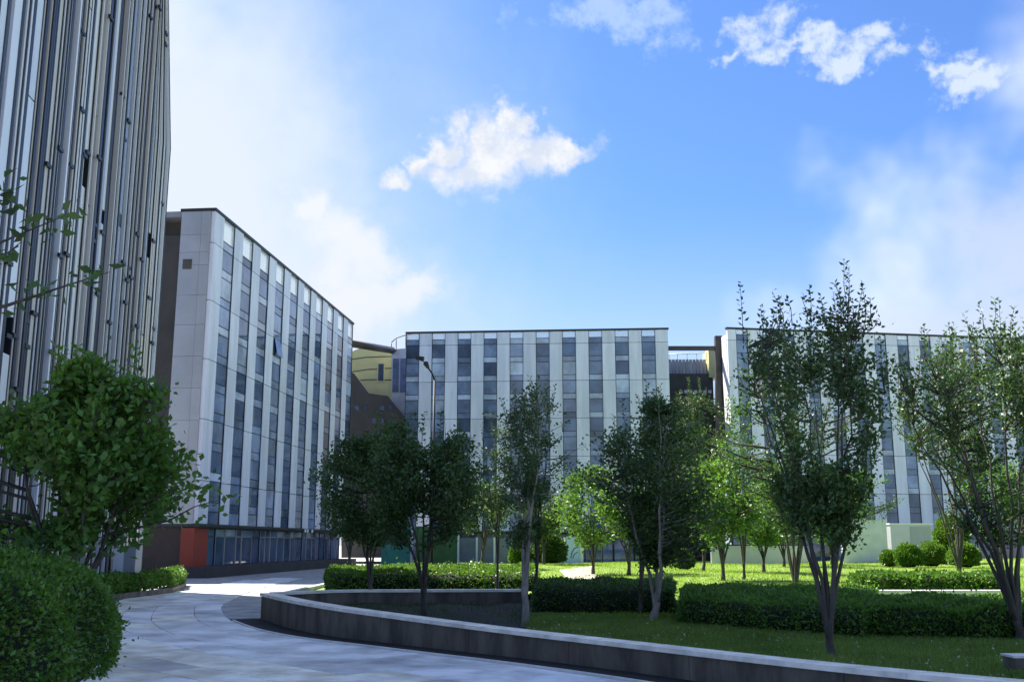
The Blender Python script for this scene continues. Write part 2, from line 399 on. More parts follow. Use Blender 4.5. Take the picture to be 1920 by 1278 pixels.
# curved light gravel path on the far lawn
cp = [onz(x, y, .55) for x, y in ((1048, 1066), (1060, 1072), (1085, 1079), (1130, 1084), (1190, 1087))]
cpi = [onz(x, y, .55) for x, y in ((1110, 1062), (1108, 1067), (1120, 1072), (1150, 1076), (1200, 1079))]
rows = [[(*p[:2], hl(p[0], p[1])+.05), (*q[:2], hl(q[0], q[1])+.05)] for p, q in zip(resample(cp, 2), resample(cpi, 2))] if False else \
       [[(*p[:2], hl(p[0], p[1])+.05) , (*q[:2], hl(q[0], q[1])+.05)] for p, q in zip(cp, cpi)]
mat('gravel', (.30, .275, .23), .9, var=.25, scale=3, bump=.4, bscale=30)
V, Fc = sweep(rows, close=False); tag(link('garden_path', mesh(V, Fc), 'gravel'), kind='structure')
pwall = onz(1730, 1102, .8)
wl = tag(empty('low_garden_wall', (pwall[0], pwall[1], 0)), 'short straight white garden wall between two hedges on the lawn', 'wall')
box('wall_body', -2.3, 2.3, -.15, .15, .2, .70, 'white_paint', wl); box('coping_stone', -2.36, 2.36, -.19, .19, .702, .75, 'kerb', wl)
# small stone block at the lawn's edge
bb = onz(1912, 1262, ZS); blk = tag(empty('garden_block', (bb[0]+.12, bb[1]+.1, ZS-.02)), 'small dark block with a pale flat top standing in the near grass', 'block')
box('block_body', -.2, .2, -.16, .16, 0, .22, 'concrete', blk); box('cap', -.22, .22, -.18, .18, .222, .25, 'kerb', blk)

# ------------------------------------------------------------------ striped office buildings
ROOF = 23.0; LEDGE = 3.15
def frame_of(p, q):
    d = np.array(q[:2])-np.array(p[:2]); return math.atan2(d[1], d[0]), float(np.linalg.norm(d))
def at_roof(px, py): return onz(px, py, ROOF)
def striped(name, label, p, q, nb, first, top_h, depth, wfrac=.5, seed=1, dark_from=.0, lead=0., setback=0.):
    rz, L = frame_of(p, q); root = empty(name, (p[0], p[1], 0), rz); tag(root, label, 'building', 'striped office buildings')
    rg = random.Random(seed); per = (L-lead)/nb
    zt = ROOF-.18; zb = LEDGE
    box('core', .05+setback, L-.05, .28, depth, LEDGE+.05, zt-top_h-.15, 'wall_dark', root)
    if setback: box('core', .05, .049+setback, .28, 1.5, LEDGE+.05, zt-top_h-.15, 'wall_dark', root)
    box('roof_deck', .1+setback, L-.1, .3, depth-.1, zt-top_h-.149, zt-top_h-.05, 'wall_dark_and_shadow', root)
    box('coping', -.08, L+.08, -.06, .34, zt+.002, ROOF, 'coping', root)
    joints = []; z = zt-top_h
    strips = []; x = 0.
    if lead: strips.append(('p', 0, lead)); x = lead
    for b in range(nb):
        ww = per*wfrac; o = [('w', ww), ('p', per-ww)]
        if first == 'p': o = o[::-1]
        for k, wd in o: strips.append((k, x, x+wd)); x += wd
    for k, x0, x1 in strips:
        if k == 'p':
            zz = zt; hs = [top_h+.6]+[3.74]*6
            for h in hs:
                lo = max(zb, zz-h)
                if zz-lo < .3: break
                if lo-zb < .5: lo = zb
                box('panel', x0+.006, x1-.006, 0, .27, lo+.022, zz-.022, 'panel_white', root); zz = lo
                if lo == zb: break
        else:
            # frame: side members and transoms
            rowz = []; zz = zt-top_h
            rowz.append((zz, zt, 'glass_clear'))
            i = 0
            while zz > zb+.35:
                lo = max(zb, zz-.55); rowz.append((lo, zz, 't')); zz = lo
                lo = max(zb, zz-1.32); 
                if lo-zb < .5: lo = zb
                if zz-lo > .1: rowz.append((lo, zz, 'g')); zz = lo
            xc = (x0+x1)/2
            bxs = [(x0-xc, x0-xc+.05, .03, .26, zb, zt), (x1-xc-.05, x1-xc, .03, .26, zb, zt)]
            for lo, hi, _ in rowz: bxs.append((x0-xc+.05, x1-xc-.05, .045, .2, lo-.022, lo+.022))
            fr = link('window', multibox(bxs), 'frame_dark', root); fr.location = (xc, 0, 0)
            for ri, (lo, hi, kd) in enumerate(rowz):
                if kd == 'glass_clear': m = kd
                elif kd == 't': m = rg.choices(['glass_light', 'glass_mid', 'glass_dark'], [.6, .3, .1] if ri < 10 else [.15, .5, .35])[0]  # lower rows drawn darker: reflections of sky and buildings put into pane tints
                else: m = rg.choices(['glass_light', 'glass_mid', 'glass_dark'], [.12, .58, .3] if ri < 10 else [.05, .35, .6])[0]
                yy = .075+rg.uniform(-.004, .004)
                pn = box('pane', x0-xc+.051, x1-xc-.051, yy, yy+.02, lo+.024, hi-.024, m, fr)
                if m != 'glass_clear': pn.rotation_euler = (rg.gauss(0, .0025), 0, rg.gauss(0, .003))
    return root, L
PA0, PA1 = at_roof(405, 390), at_roof(663, 605)
A, LA = striped('office_building', 'striped office block with a red ground floor corner, standing beside the tall barcode facade tower', PA0, PA1, 10, 'p', 1.5, 16, .56, 4)
# bottom ledge, ground floor, plinth of A
def ground_floor(root, L, depth, rec, plinth, seed, x_from=0., label=None):
    rg = random.Random(seed)
    box('ledge', -.1, L+.1, -.18, depth, LEDGE-.16, LEDGE-.002, 'coping', root)
    box('soffit', .1, L-.1, .0, depth-.2, LEDGE-.24, LEDGE-.162, 'wall_dark', root)
    box('ground_floor_core', x_from+.1, L-.1, rec+.3, max(depth-.2, rec+.5), 0, LEDGE-.241, 'wall_dark', root)
    if plinth: box('plinth', -.3, L+.2, -.9, rec+.29, -.03, plinth, 'wall_dark', root)
    x = x_from; k = 0
    while x < L-.8:
        w = rg.choice([1.1, 1.6, 1.6, 2.0]); w = min(w, L-x)
        fr = link('window', multibox([(0, .09, 0, .14, plinth+.003, LEDGE-.242), (w-.09, w-.002, 0, .14, plinth+.003, LEDGE-.242), (.09, w-.09, .02, .12, LEDGE-.75, LEDGE-.68)]), 'frame_dark' if rg.random() < .7 else 'panel_grey', root)
        fr.location = (x, rec, 0)
        box('pane', .092, w-.092, .06, .08, plinth+.02, LEDGE-.752, rg.choice(['glass_dark', 'glass_dark', 'glass_mid']), fr)
        box('pane', .092, w-.092, .06, .08, LEDGE-.678, LEDGE-.26, rg.choice(['glass_mid', 'glass_light', 'glass_dark']), fr)
        x += w; k += 1
ground_floor(A, LA, 16, .5, .62, 9, 2.2)
tag(box('corner_panel', -.02, 2.1, .15, .98, .624, LEDGE-.243, 'red', A), 'red corner wall of the ground floor')
box('end_wall', .1, 2.0, 1.0, 4.2, 0, LEDGE-.244, 'brown', A)
# end face of A (narrow, towards the camera) clad in a grid of panels
rows_e = [ROOF-.19, ROOF-1.75, ROOF-2.9, ROOF-3.75, ROOF-5.7, ROOF-7.6, ROOF-9.6, ROOF-11.6, ROOF-13.6, ROOF-15.6, ROOF-17.6, LEDGE]
for j in range(len(rows_e)-1):
    for (a, b) in ((.005, .60), (.612, 1.95)):
        box('end_panel', -.045, .045, a+.27, b+.27, rows_e[j+1]+.008, rows_e[j]-.008, 'panel_end', A)
box('coping', -.09, .34, .345, 2.3, ROOF-.178, ROOF, 'coping', A)
box('vent', -.06, -.046, 1.35, 1.95, ROOF-4.0, ROOF-3.35, 'wall_dark_and_shadow', A)
box('recessed_wall', 1.6, 15, 2.24, 14, LEDGE+.06, ROOF-.4, 'wall_dark_and_shadow', A)  # the recess's shadow is put into this wall's dark colour
box('parapet_cap', .35, 15, 2.302, 14.2, ROOF-.39, ROOF-.02, 'panel_grey', A)
# an opened window leaf on the fourth window
op = empty('tmp'); bpy.data.objects.remove(op)
xa = LA/10*3.72
box('open_sash', xa-.62, xa+.62, -.13, -.10, ROOF-7.3, ROOF-6.0, 'glass_dark', A, rot=(math.radians(-12), 0, 0))
for i in range(6):
    box('sign_plate', LA*.60+i*.62, LA*.60+i*.62+.42, -.22, -.185, LEDGE-.28, LEDGE-.03, 'white_paint', A) if i in (0, 1, 3) else None

PB0, PB1 = at_roof(762, 622), at_roof(1252, 614)
B, LB = striped('office_building', 'striped grey and white office block behind the street lamp, seen square on', PB0, PB1, 10, 'w', .66, 14, .52, 5)
ground_floor(B, LB, 14, 1.4, .2, 12)
PC0 = at_roof(1363, 613); PC1 = at_roof(1800, 629); dC = (PC1-PC0)/np.linalg.norm(PC1-PC0); PC2 = PC0+dC*33
C, LC = striped('office_building', 'striped office block mostly hidden behind the row of tall multi-stemmed trees', PC0, PC2, 13, 'w', .5, 14, .5, 6, lead=.9, setback=4.8)
for j in range(5): box('end_panel', -.04, .045, .29, 1.49, LEDGE+.02+j*3.9, min(ROOF-.72, LEDGE+3.88+j*3.9), 'panel_white', C)
ground_floor(C, LC, 1.6, .9, .2, 13)

# ------------------------------------------------------------------ barcode tower on the left
T0 = np.array((-14.6, 24.5)); T1 = aty(289, 740, 46.)[:2]
# extend a little towards the camera beyond the frame's edge
dT = (T1-T0)/np.linalg.norm(T1-T0); T0 = T0-dT*4
rzT, LT = frame_of(T0, T1); HT = 41.; ZK = float(aty(321, 285, T1[1])[2])
TW = tag(empty('tower', (T0[0], T0[1], 0), rzT), 'tall grey tower with a barcode facade of vertical metal strips', 'building')
BEND = 4.0
def bend(x, z):
    q = max(0., (x-(LT-BEND))/BEND); return q*max(0., z-ZK)*.085
def strip_me(x0, x1, y0, y1, z0, z1):
    zs = [z0]+([ZK] if z0 < ZK < z1 else [])+[z1]
    rings = [[(x0, y0+bend(x0, z), z), (x1, y0+bend(x1, z), z), (x1, y1+bend(x1, z), z), (x0, y1+bend(x0, z), z)] for z in zs]
    V, Fc = sweep(rings); return mesh(V, Fc)
link('core', strip_me(0, LT-BEND, .75, 16, 0, HT-.5), 'frame_dark', TW)
link('core', strip_me(LT-BEND, LT-.02, .75, 14, 0, HT-.5), 'frame_dark', TW)
rg = random.Random(21)
# panes behind the strips
fl = 3.5; xw = 2.2; nx = int((LT-BEND)/xw)
for i in range(nx):
    for j in range(int(34/fl)):
        z0 = .2+j*fl
        m = rg.choices(['glass_dark', 'glass_mid', 'glass_light'], [.55, .3, .15])[0]
        box('pane', i*xw+.03, (i+1)*xw-.03, .66, .70, z0+.05, z0+fl-.05, m, TW)
x = 0.
def bracket(x, w, y0, n):
    for _ in range(n):
        zz = rg.uniform(2, 30); yb = bend(x+w/2, zz)
        box('bracket', x+w*.5-.19, x+w*.5+.19, y0-.09+yb, y0-.004+yb, zz, zz+.13, 'frame_dark', TW)
while x < LT-.2:
    u = x/LT; near = u < .35; kind = rg.random()
    if kind < .34:
        w = rg.uniform(.4, .75) if near else rg.uniform(.18, .36); m = rg.choices(['panel_pale', 'panel_taupe', 'panel_grey'], [.75, .15, .1] if near else [.35, .5, .15])[0]; y0 = rg.uniform(.0, .10)  # near strips mostly pale: the sky's reflection put into their colour
    elif kind < .80: w = rg.uniform(.08, .17); m = rg.choices(['panel_taupe', 'panel_pale', 'panel_grey'], [.5, .4, .1])[0]; y0 = rg.uniform(-.10, .06)
    else: w = rg.uniform(.12, .28); m = 'glass_dark'; y0 = rg.uniform(.10, .16)
    w = min(w, LT-x)
    if w > .22 and m != 'glass_dark' and rg.random() < .4:
        z = rg.uniform(0, 1.)
        while z < HT-.5:
            z1 = min(HT-.3, z+rg.choice([3.5, 7, 7, 10.5, 14]))
            if z1-z > .5: link('strip', strip_me(x+.004, x+w-.004, y0, .6, z, z1-.06), m, TW)
            z = z1+rg.choice([0, .0, .5, 1.1])
    else: link('strip', strip_me(x+.004, x+w-.004, y0, .6, 0, HT), m, TW)
    if m != 'glass_dark' and rg.random() < .9: bracket(x, w, y0, rg.choice([1, 2, 2, 3]))
    x += w
    if x < LT-.3 and rg.random() < .8:
        w = rg.uniform(.05, .10) if rg.random() < .75 else rg.uniform(.14, .24)
        link('strip', strip_me(x, x+w, y0-rg.uniform(.0, .05), .6, 0, HT), 'frame_dark', TW); x += w
bx = onz(222, 1066, 0.); cab = tag(empty('utility_cabinet', (bx[0]-.2, 46, 0)), 'pale grey metal utility cabinet at the foot of the barcode tower', 'cabinet')
cab.location = (-15.15, 41, 0)
box('cabinet_body', -.45, .45, -.35, .35, 0, 1.9, 'panel_grey', cab); box('door_panel', -.42, -.01, -.37, -.352, .1, 1.8, 'panel_pale', cab); box('door_panel', .01, .42, -.37, -.352, .1, 1.8, 'panel_grey', cab)

# ------------------------------------------------------------------ what shows in the gaps between the blocks
def pxpoly(pts, Y): 
    return [(aty(x, y, Y)[0], aty(x, y, Y)[2]) for x, y in pts]
YG = 112.
ya = tag(empty('yellow_building', (0, YG, 0)), 'yellow walled building with a curved roofline seen in the gap between two blocks', 'building')
pl = pxpoly([(640, 668), (664, 657), (685, 648), (706, 646), (737, 658), (737, 1045), (640, 1045)], YG); 
yo = link('wall', prism(pl, 0, 9), 'yellow', ya)
pz = pxpoly([(708, 680), (722, 680), (722, 716), (708, 716)], YG)
wz = link('window', multibox([(pz[0][0], pz[1][0], -.12, -.004, pz[2][1], pz[0][1])]), 'yellow', ya)
subbox('pane', pz[0][0]+.12, pz[1][0]-.12, -.14, -.122, pz[2][1]+.12, pz[0][1]-.12, 'glass_dark', wz)
for (a, b) in (((640, 676), (736, 668)), ((640, 700), (736, 690)), ((640, 716), (736, 712))):
    p_, q_ = pxpoly([a, b], YG); tb = Tubes(); tb.add([(p_[0], -.03, p_[1]), ((p_[0]+q_[0])/2, -.03, (p_[1]+q_[1])/2+.15), (q_[0], -.03, q_[1])], [.05]*3, 5); link('seam', tb.mesh(), 'steel_dark', ya)
dk = tag(empty('dark_annex', (0, YG-5, 0)), 'dark brown annex with a slanting roof edge in front of the yellow building', 'building')
link('wall', prism(pxpoly([(640, 690), (664, 700), (692, 737), (727, 742), (757, 778), (757, 1045), (640, 1045)], YG-5), 0, 4), 'wall_dark_and_shadow', dk)
for i in (0, 1, 3, 4, 7, 8):
    x_, y_ = (665+i % 5*16+i % 3, 760+i//5*24); q_ = pxpoly([(x_, y_), (x_+8, y_+9)], YG-5)
    box('window', q_[0][0], q_[1][0]-.1*(i % 3), -.05, -.004, q_[1][1], q_[0][1], 'glass_dark', dk)
wp_ = tag(empty('stair_tower', (0, YG-2, 0)), 'pale stair tower with a curved roof railing left of the square-on block', 'building')
link('wall', prism(pxpoly([(734, 655), (790, 650), (790, 1045), (734, 1045)], YG-2), 0, 6), 'white_plaster', wp_)
for k, xx in enumerate((737, 751)):
    q_ = pxpoly([(xx, 672), (xx+10, 735)], YG-2); box('window', q_[0][0], q_[1][0], -.06, -.004, q_[1][1], q_[0][1], 'glass_mid', wp_)
tb = Tubes(); pr = [(733, 640), (742, 632), (760, 626), (785, 622)]
tb.add([(q[0], .5, q[1]) for q in pxpoly(pr, YG-2)], [.06]*4, 5)
for a in pr: 
    q = pxpoly([a, (a[0], 654)], YG-2); tb.add([(q[0][0], .5, q[0][1]), (q[1][0], .5, q[1][1])], [.05]*2, 5)
link('railing', tb.mesh(), 'steel_dark', wp_)
# steel beams bridging the gaps
tb = Tubes(); q = aty(655, 643, PA1[1]+1.); r = aty(738, 657, YG-1.9)
bmz = tag(empty('roof_beam', (q[0], q[1], 0)), 'dark steel beam bridging to the yellow building', 'beam', )
V = [(0, 0, q[2]), (r[0]-q[0], r[1]-q[1], r[2])]
tb.add(V, [.38, .38], 4); link('beam', tb.mesh(), 'steel_dark', bmz)
YR = 100.6
q = pxpoly([(1250, 648), (1345, 655)], YR)
b2 = tag(empty('roof_frame', (0, YR, 0)), 'dark brown steel portal frame between the square-on block and the tree-hidden block', 'frame')
box('beam', q[0][0], q[1][0], .1, .6, q[1][1], q[0][1], 'steel_dark', b2)
link('column', prism(pxpoly([(1341, 629), (1354, 629), (1360, 760), (1360, 1045), (1338, 1045), (1343, 700)], YR), 0, .7), 'steel_dark', b2)
gy = tag(empty('service_building', (0, YG, 0)), 'low building with grey louvres and a yellow corner inside the steel portal frame', 'building')
qq = pxpoly([(1235, 700), (1350, 1045)], YG); box('wall', qq[0][0], qq[1][0], 0, 6, 0, qq[0][1], 'wall_dark_and_shadow', gy)
q2 = pxpoly([(1235, 672), (1327, 700)], YG)
n_ = 14
for i in range(n_):
    a = q2[0][0]+(q2[1][0]-q2[0][0])*i/n_; b_ = q2[0][0]+(q2[1][0]-q2[0][0])*(i+.86)/n_
    box('louvre', a, b_, .4, .5, qq[0][1]+.004, q2[0][1], 'louver', gy, rot=(math.radians(-8), 0, 0))
box('louvre_back', q2[0][0], q2[1][0], .9, 2, qq[0][1]+.004, q2[0][1]-.2, 'wall_dark_and_shadow', gy)
q3 = pxpoly([(1327, 655), (1345, 708)], YG); box('corner_wall', q3[0][0], q3[1][0], -.3, 3, q3[1][1], q3[0][1], 'yellow', gy)
for i in range(7):
    a = pxpoly([(1274+i*9, 731), (1280+i*9, 737)], YG); box('window', a[0][0], a[1][0], -.05, -.004, a[1][1], a[0][1], 'white_paint', gy)  # windows painted white in place of sunlight on them
tb = Tubes()
for a, b_ in (((1252, 662), (1330, 660)),):
    k = pxpoly([a, b_], YG); tb.add([(k[0][0], .6, k[0][1]), (k[1][0], .6, k[1][1])], [.06]*2, 5)
for a in (1256, 1272, 1290, 1308, 1326):
    k = pxpoly([(a, 661), (a, 674)], YG); tb.add([(k[0][0], .6, k[0][1]), (k[1][0], .6, k[1][1])], [.05]*2, 5)
link('railing', tb.mesh(), 'white_paint', gy)

# ------------------------------------------------------------------ boards and panels at the foot of the middle block
YF = 84.
def board(name, label, x0, x1, y0, y1, m, Y=YF, cat='panel', post=True):
    a, b_ = aty(x0, y0, Y), aty(x1, y1, Y); w = (b_[0]-a[0]); g = hl(a[0], Y) if a[0] > -7.6 else 0.
    r = tag(empty(name, (a[0], Y, g)), label, cat); H = a[2]-g
    box('board', 0, w, 0, .1, .08, H, m, r)
    if post: box('post', w+.003, w+.16, -.06, .14, 0, H+.05, 'white_paint', r)
    return r
board('hoarding_board', 'flat teal green hoarding board with a white post', 716, 769, 986, 1057, 'teal')
board('hoarding_board', 'dark olive green hoarding board with a white post next to the teal one', 780, 857, 986, 1057, 'green_board', YF-.6)
for i, xx in enumerate(range(862, 1062, 33)):
    tag(board('fence_panel', ['blue grey fence panel touching the dark olive green board', 'second blue grey fence panel from the olive green board', 'third blue grey fence panel from the olive green board', 'blue grey fence panel midway between the olive green and pale blue boards', 'third blue grey fence panel from the pale blue board', 'second blue grey fence panel from the pale blue board', 'blue grey fence panel touching the pale blue board'][i], xx, xx+30, 1008, 1045, 'blue_panel', YF+.3, 'fence', post=True), group='blue grey fence panels')
sg = board('sign_board', 'pale blue board with a dark curved drawing beside the fence panels', 1062, 1088, 1005, 1045, 'sign_blue', YF+.2, 'sign')
tb = Tubes(); tb.add([(.35, -.02, .5), (.42, -.02, .9), (.62, -.02, 1.25), (.95, -.02, 1.4)], [.03]*4, 5); tb.add([(.5, -.02, .45), (.62, -.02, .8), (.9, -.02, 1.0)], [.025]*3, 5); link('drawing', tb.mesh(), 'lamp_black', sg)
tb = tag(empty('garden_shed', tuple(aty(1712, 1040, 80))), 'plain pale grey box cabinet behind the clipped balls on the sunny lawn', 'cabinet')
tb.location = (tb.location.x, 80, hl(tb.location.x, 80)-.05)
box('cabinet_body', -1.6, 1.6, 0, 1.2, 0, 2.7, 'panel_end', tb); box('lid', -1.68, 1.68, -.08, 1.28, 2.702, 2.8, 'white_paint', tb); box('door_panel', -.1, 1.5, -.03, -.003, .15, 2.55, 'panel_grey', tb)
lw = aty(1640, 1040, 76); lwo = tag(empty('screen_wall', (lw[0], 76, hl(lw[0], 76)-.05)), 'sunlit cream screen wall beside the grey box cabinet', 'wall')
box('wall_body', -2.3, 1.0, 0, .3, 0, 3.0, 'white_plaster', lwo); box('coping_stone', -2.36, 1.06, -.05, .35, 3.002, 3.1, 'kerb', lwo)
rb = aty(1330, 1030, 88.); rw = tag(empty('entrance_wall', (rb[0], 82., hl(rb[0], 82)-.05)), 'long pale grey low wall at the far edge of the lawn', 'wall')
box('wall_body', -1.0, 6.6, 0, .3, 0, 1.5, 'panel_end', rw); box('coping_stone', -1.06, 6.66, -.05, .35, 1.502, 1.6, 'coping', rw)

# ------------------------------------------------------------------ lamp post
lp = aty(812, 900, 46.); lamp = tag(empty('street_lamp', (lp[0], 46., hl(lp[0], 46))), 'slim black street lamp with two small heads rising above the trees', 'lamp')
z1 = aty(812, 712, 46.)[2]-hl(lp[0], 46)
tb = Tubes(); tb.add([(0, 0, 0), (0, 0, z1*.5), (0, 0, z1)], [.075, .06, .045], 8); tb.add([(0, 0, z1), (-.12, 0, z1+.3), (-.34, 0, z1+.62)], [.045, .04, .04], 8)
tb.add([(0, 0, 0), (0, 0, .5)], [.13, .12], 10); link('pole', tb.mesh(), 'lamp_black', lamp)
tb = Tubes(); tb.add([(-.3, 0, z1+.55), (-.42, -.05, z1+.78), (-.46, -.06, z1+.84)], [.07, .13, .03], 10); link('lamp_head', tb.mesh(), 'lamp_black', lamp)
tb = Tubes(); tb.add([(-.44, -.04, z1+.8), (-.72, 0, z1+.95)], [.02, .02], 6); link('arm', tb.mesh(), 'lamp_black', lamp)
box('lamp_head', -.86, -.5, -.12, .12, z1+.92, z1+1.08, 'lamp_black', lamp, rot=(0, .12, 0))

# ------------------------------------------------------------------ trees
def grow(seed, H, R, zb, fork, nst, r0, natt, nleaf, leaf, lm, bark='bark', shape='vase', whips=0, lean=(0, 0), loc=(0, 0, 0), label='', cat='tree', name='tree', group=None, off=(0, 0), lateral=.09, w=.27, stub=0):
    rg = np.random.default_rng(seed); tb = Tubes(); S, SD = [], []
    root = tag(empty(name, loc), label, cat, group)
    trunk = np.array([(lean[0]*t*fork+.02*rg.normal(), lean[1]*t*fork+.02*rg.normal(), fork*t-.06*(1-t)) for t in np.linspace(0, 1, 6)])
    trunk[0, :2] = 0
    tb.add(trunk, np.linspace(r0*1.2, r0*.62, 6)*np.r_[1.3, 1.05, 1, 1, 1, .8], 9)
    top = trunk[-1]; ph0 = rg.uniform(0, 6.28)
    ends = []
    def env(q, ph):
        if shape == 'vase': b = (.30+.95*q if q < .62 else .89*(1-((q-.62)/.42)**2)**.5)
        elif shape == 'flat': b = max(0, 1-(2*q-.85)**2)**.5 if q < .93 else .1
        else: b = max(0, 1-(2*q-1)**2)**.5
        return R*b*(1+.24*math.sin(2*ph+seed)+.2*math.sin(3*ph+7*q+seed*2)+.14*math.sin(9*q+ph+seed))
    for i in range(nst):
        ph = ph0+6.283*i/nst+rg.normal(0, .25); k = rg.uniform(.35, .85) if i else .12; hh = (H-fork)*rg.uniform(.72, .97)
        e = R*k*(.95 if shape == 'vase' else .85); pw = 1.0 if shape == 'vase' else .75
        pts = np.array([top+np.array((off[0]*t+e*t**pw*math.cos(ph), off[1]*t+e*t**pw*math.sin(ph), hh*t**(1. if shape == 'vase' else 1.15)))+rg.normal(0, .018*H/5, 3)*(t > 0)*(1+t) for t in np.linspace(0, 1, 9)])
        i0 = trunk[3] if i % 2 else trunk[2]; pts[0] = i0*.75+pts[1]*.25; tb.add(np.vstack((i0, pts)), r0*np.r_[.72, (.62 if nst < 5 else .52)*(1-np.linspace(0, 1, 9)*.9)], 7); ends.append(pts)
        for t in np.linspace(.12, 1, 22): S.append(interp(pts, t))
    S = np.array(S); P, D, SZ = [], [], []; tips = []
    for a in range(natt):
        q = rg.uniform(0, 1)**.85; ph = rg.uniform(0, 6.283); rad = env(q, ph)*rg.uniform(0, 1)**.55; z = zb+(H-zb)*q
        for _ in range(7):
            gx, gy, gzz = rad*math.cos(ph), rad*math.sin(ph), z
            fq = 3.4/R if shape == 'vase' else 3.0/R
            if math.sin(fq*gx*1.3+seed)+math.sin(fq*gy*1.3+2*seed)+math.sin((2.4 if shape == 'flat' else 1.2)*fq*gzz+3*seed+gx) > (.3 if shape == 'flat' else -.3): break
            q = rg.uniform(0, 1)**.85; ph = rg.uniform(0, 6.283); rad = env(q, ph)*rg.uniform(0, 1)**.55; z = zb+(H-zb)*q
        A_ = np.array((top[0]+off[0]*q+rad*math.cos(ph), top[1]+off[1]*q+rad*math.sin(ph), z))
        dd = np.linalg.norm(S-A_, axis=1)+np.maximum(0, S[:, 2]-(z-.25*np.hypot(*(A_-top)[:2])))*1.6; s = S[dd.argmin()]
        mid = (s+A_)/2+np.array((0, 0, -.06*np.linalg.norm(A_-s)))+rg.normal(0, .03, 3)
        br = np.array([s, s*.5+mid*.5+rg.normal(0, .015, 3), mid, mid*.5+A_*.5+rg.normal(0, .02, 3), A_])
        ln = np.linalg.norm(A_-s); tb.add(br, np.linspace(.006+.011*ln, .0035, 5)*(H/5), 4)
        n = int(nleaf*rg.uniform(.6, 1.3)*((1.35-.85*q) if shape == 'vase' else (1.12-.3*q))); tips.append(A_)
        if shape == 'vase' and q > .8 and a % 2: n = n//2
        n = max(n, 4); t = rg.uniform(.3, 1.08, n); bi = np.array([interp(br, x) for x in t]); dr = (A_-s)/(ln+1e-6)
        P.append(bi+rg.normal(0, lateral, (n, 3))*np.array((1, 1, .75))); D.append(dr[None]*.5+rg.normal(0, .7, (n, 3))+np.array((0, 0, .0))); SZ.append(leaf*rg.uniform(.65, 1.25, n))
    tips.sort(key=lambda p: -p[2]+.5*np.hypot(p[0], p[1])); tips = tips[:max(10, natt//7)]
    for k in range(whips*2):
        e = tips[int(rg.integers(0, len(tips)))] if k % 3 else ends[k//3 % len(ends)][-1]; ln = (rg.uniform(.25, .6) if k % 3 else rg.uniform(.5, 1.))*H/5.5
        tip = e+np.array((rg.normal(0, .08), rg.normal(0, .08), ln)); 
        tb.add([e-np.array((0, 0, .12)), e, (e+tip)/2+rg.normal(0, .02, 3), tip], [.009, .007, .005, .003], 4)
        n = int(26*ln); t = np.linspace(0.05, 1, n)
        P.append(e[None]*(1-t[:, None])+tip[None]*t[:, None]+rg.normal(0, .012, (n, 3))); an = np.arange(n)*2.4
        D.append(np.stack((np.cos(an), np.sin(an), .6+0*an), 1)); SZ.append(leaf*rg.uniform(.8, 1.3, n))
    o = link('trunk', tb.mesh(), bark, root)
    P, D, SZ = np.concatenate(P), np.concatenate(D), np.concatenate(SZ)
    o = link('crown', quads(leaves(P, D, SZ, w, rg)), lm, root); o['kind'] = 'stuff'
    return root
def base(px, py, z=ZS): 
    p = onz(px, py, z); return (p[0], p[1], hl(p[0], p[1])-.03 if p[0] > .9 or p[1] > 34 else .23)
def hgt(px, py, loc): return float(aty(px, py, loc[1])[2]-loc[2])
L_ = base(1557, 1232)
grow(11, hgt(1557, 575, L_), 1.5, 1.75, .66, 9, .062, 340, 41, .085, 'leaf_dark', whips=16, loc=L_, label='tall multi-stemmed tree rising from the near grass just behind the wall coping', group='multi-stemmed garden trees', lateral=.085)
L_ = base(1912, 1204)
grow(12, hgt(1900, 620, L_), 2.05, 1.75, .66, 9, .072, 390, 42, .085, 'leaf_dark', whips=16, loc=L_, lean=(-.05, 0), off=(-.45, 0), label='spreading multi-stemmed tree beside the small dark block', group='multi-stemmed garden trees', lateral=.09)
L_ = base(1222, 1163)
grow(13, hgt(1240, 752, L_), 1.75, 1.3, .75, 5, .085, 340, 52, .095, 'leaf_dark', 'bark_pale', 'round', 6, (.22, 0), L_, 'tree with a pale leaning trunk that forks low, between two dark hedges', group='broad garden trees', lateral=.11)
L_ = base(1203, 1150)
grow(14, hgt(1200, 800, L_), 1.0, 1.5, 1.3, 4, .06, 130, 46, .09, 'leaf_dark', 'bark', 'vase', 5, loc=L_, label='slim dark-trunked tree close behind the pale leaning trunk', group='broad garden trees')
L_ = base(985, 1168)
grow(15, hgt(985, 745, L_), 1.0, 1.8, 1.35, 5, .075, 170, 32, .085, 'leaf_dark', 'bark_pale', 'vase', 13, loc=L_, label='upright tree with a thick grey trunk at the edge of the dark bed', group='upright garden trees')
L_ = base(1003, 1140)
grow(16, hgt(1040, 760, L_), .8, 1.9, 1.0, 4, .05, 110, 40, .085, 'leaf_dark', 'bark', 'vase', 7, (.03, 0), L_, 'thin dark-stemmed upright tree in front of the dark centre hedge', group='upright garden trees', off=(.25, 0))
L_ = base(795, 1147)
grow(17, hgt(815, 778, L_), 1.75, 1.7, 1.1, 6, .07, 360, 56, .11, 'leaf_dark', 'bark', 'round', 4, (.03, 0), L_, 'round-headed dark tree on a single straight trunk in the dark bed', group='broad garden trees', lateral=.12)
L_ = base(693, 1126)
grow(18, hgt(690, 805, L_), 1.6, 1.75, 1.0, 5, .07, 280, 56, .12, 'leaf_dark', 'bark', 'round', 3, (-.02, .02), L_, 'dark broad tree in the bed near the pointed end of the planter', group='broad garden trees', lateral=.13)
L_ = base(932, 1117)
grow(19, hgt(920, 800, L_), .9, 2.0, 1.7, 4, .045, 90, 34, .09, 'leaf_dark', 'bark', 'vase', 4, loc=L_, label='very thin young tree with a sparse crown in the dark bed', group='upright garden trees')
L_ = base(1492, 1110)
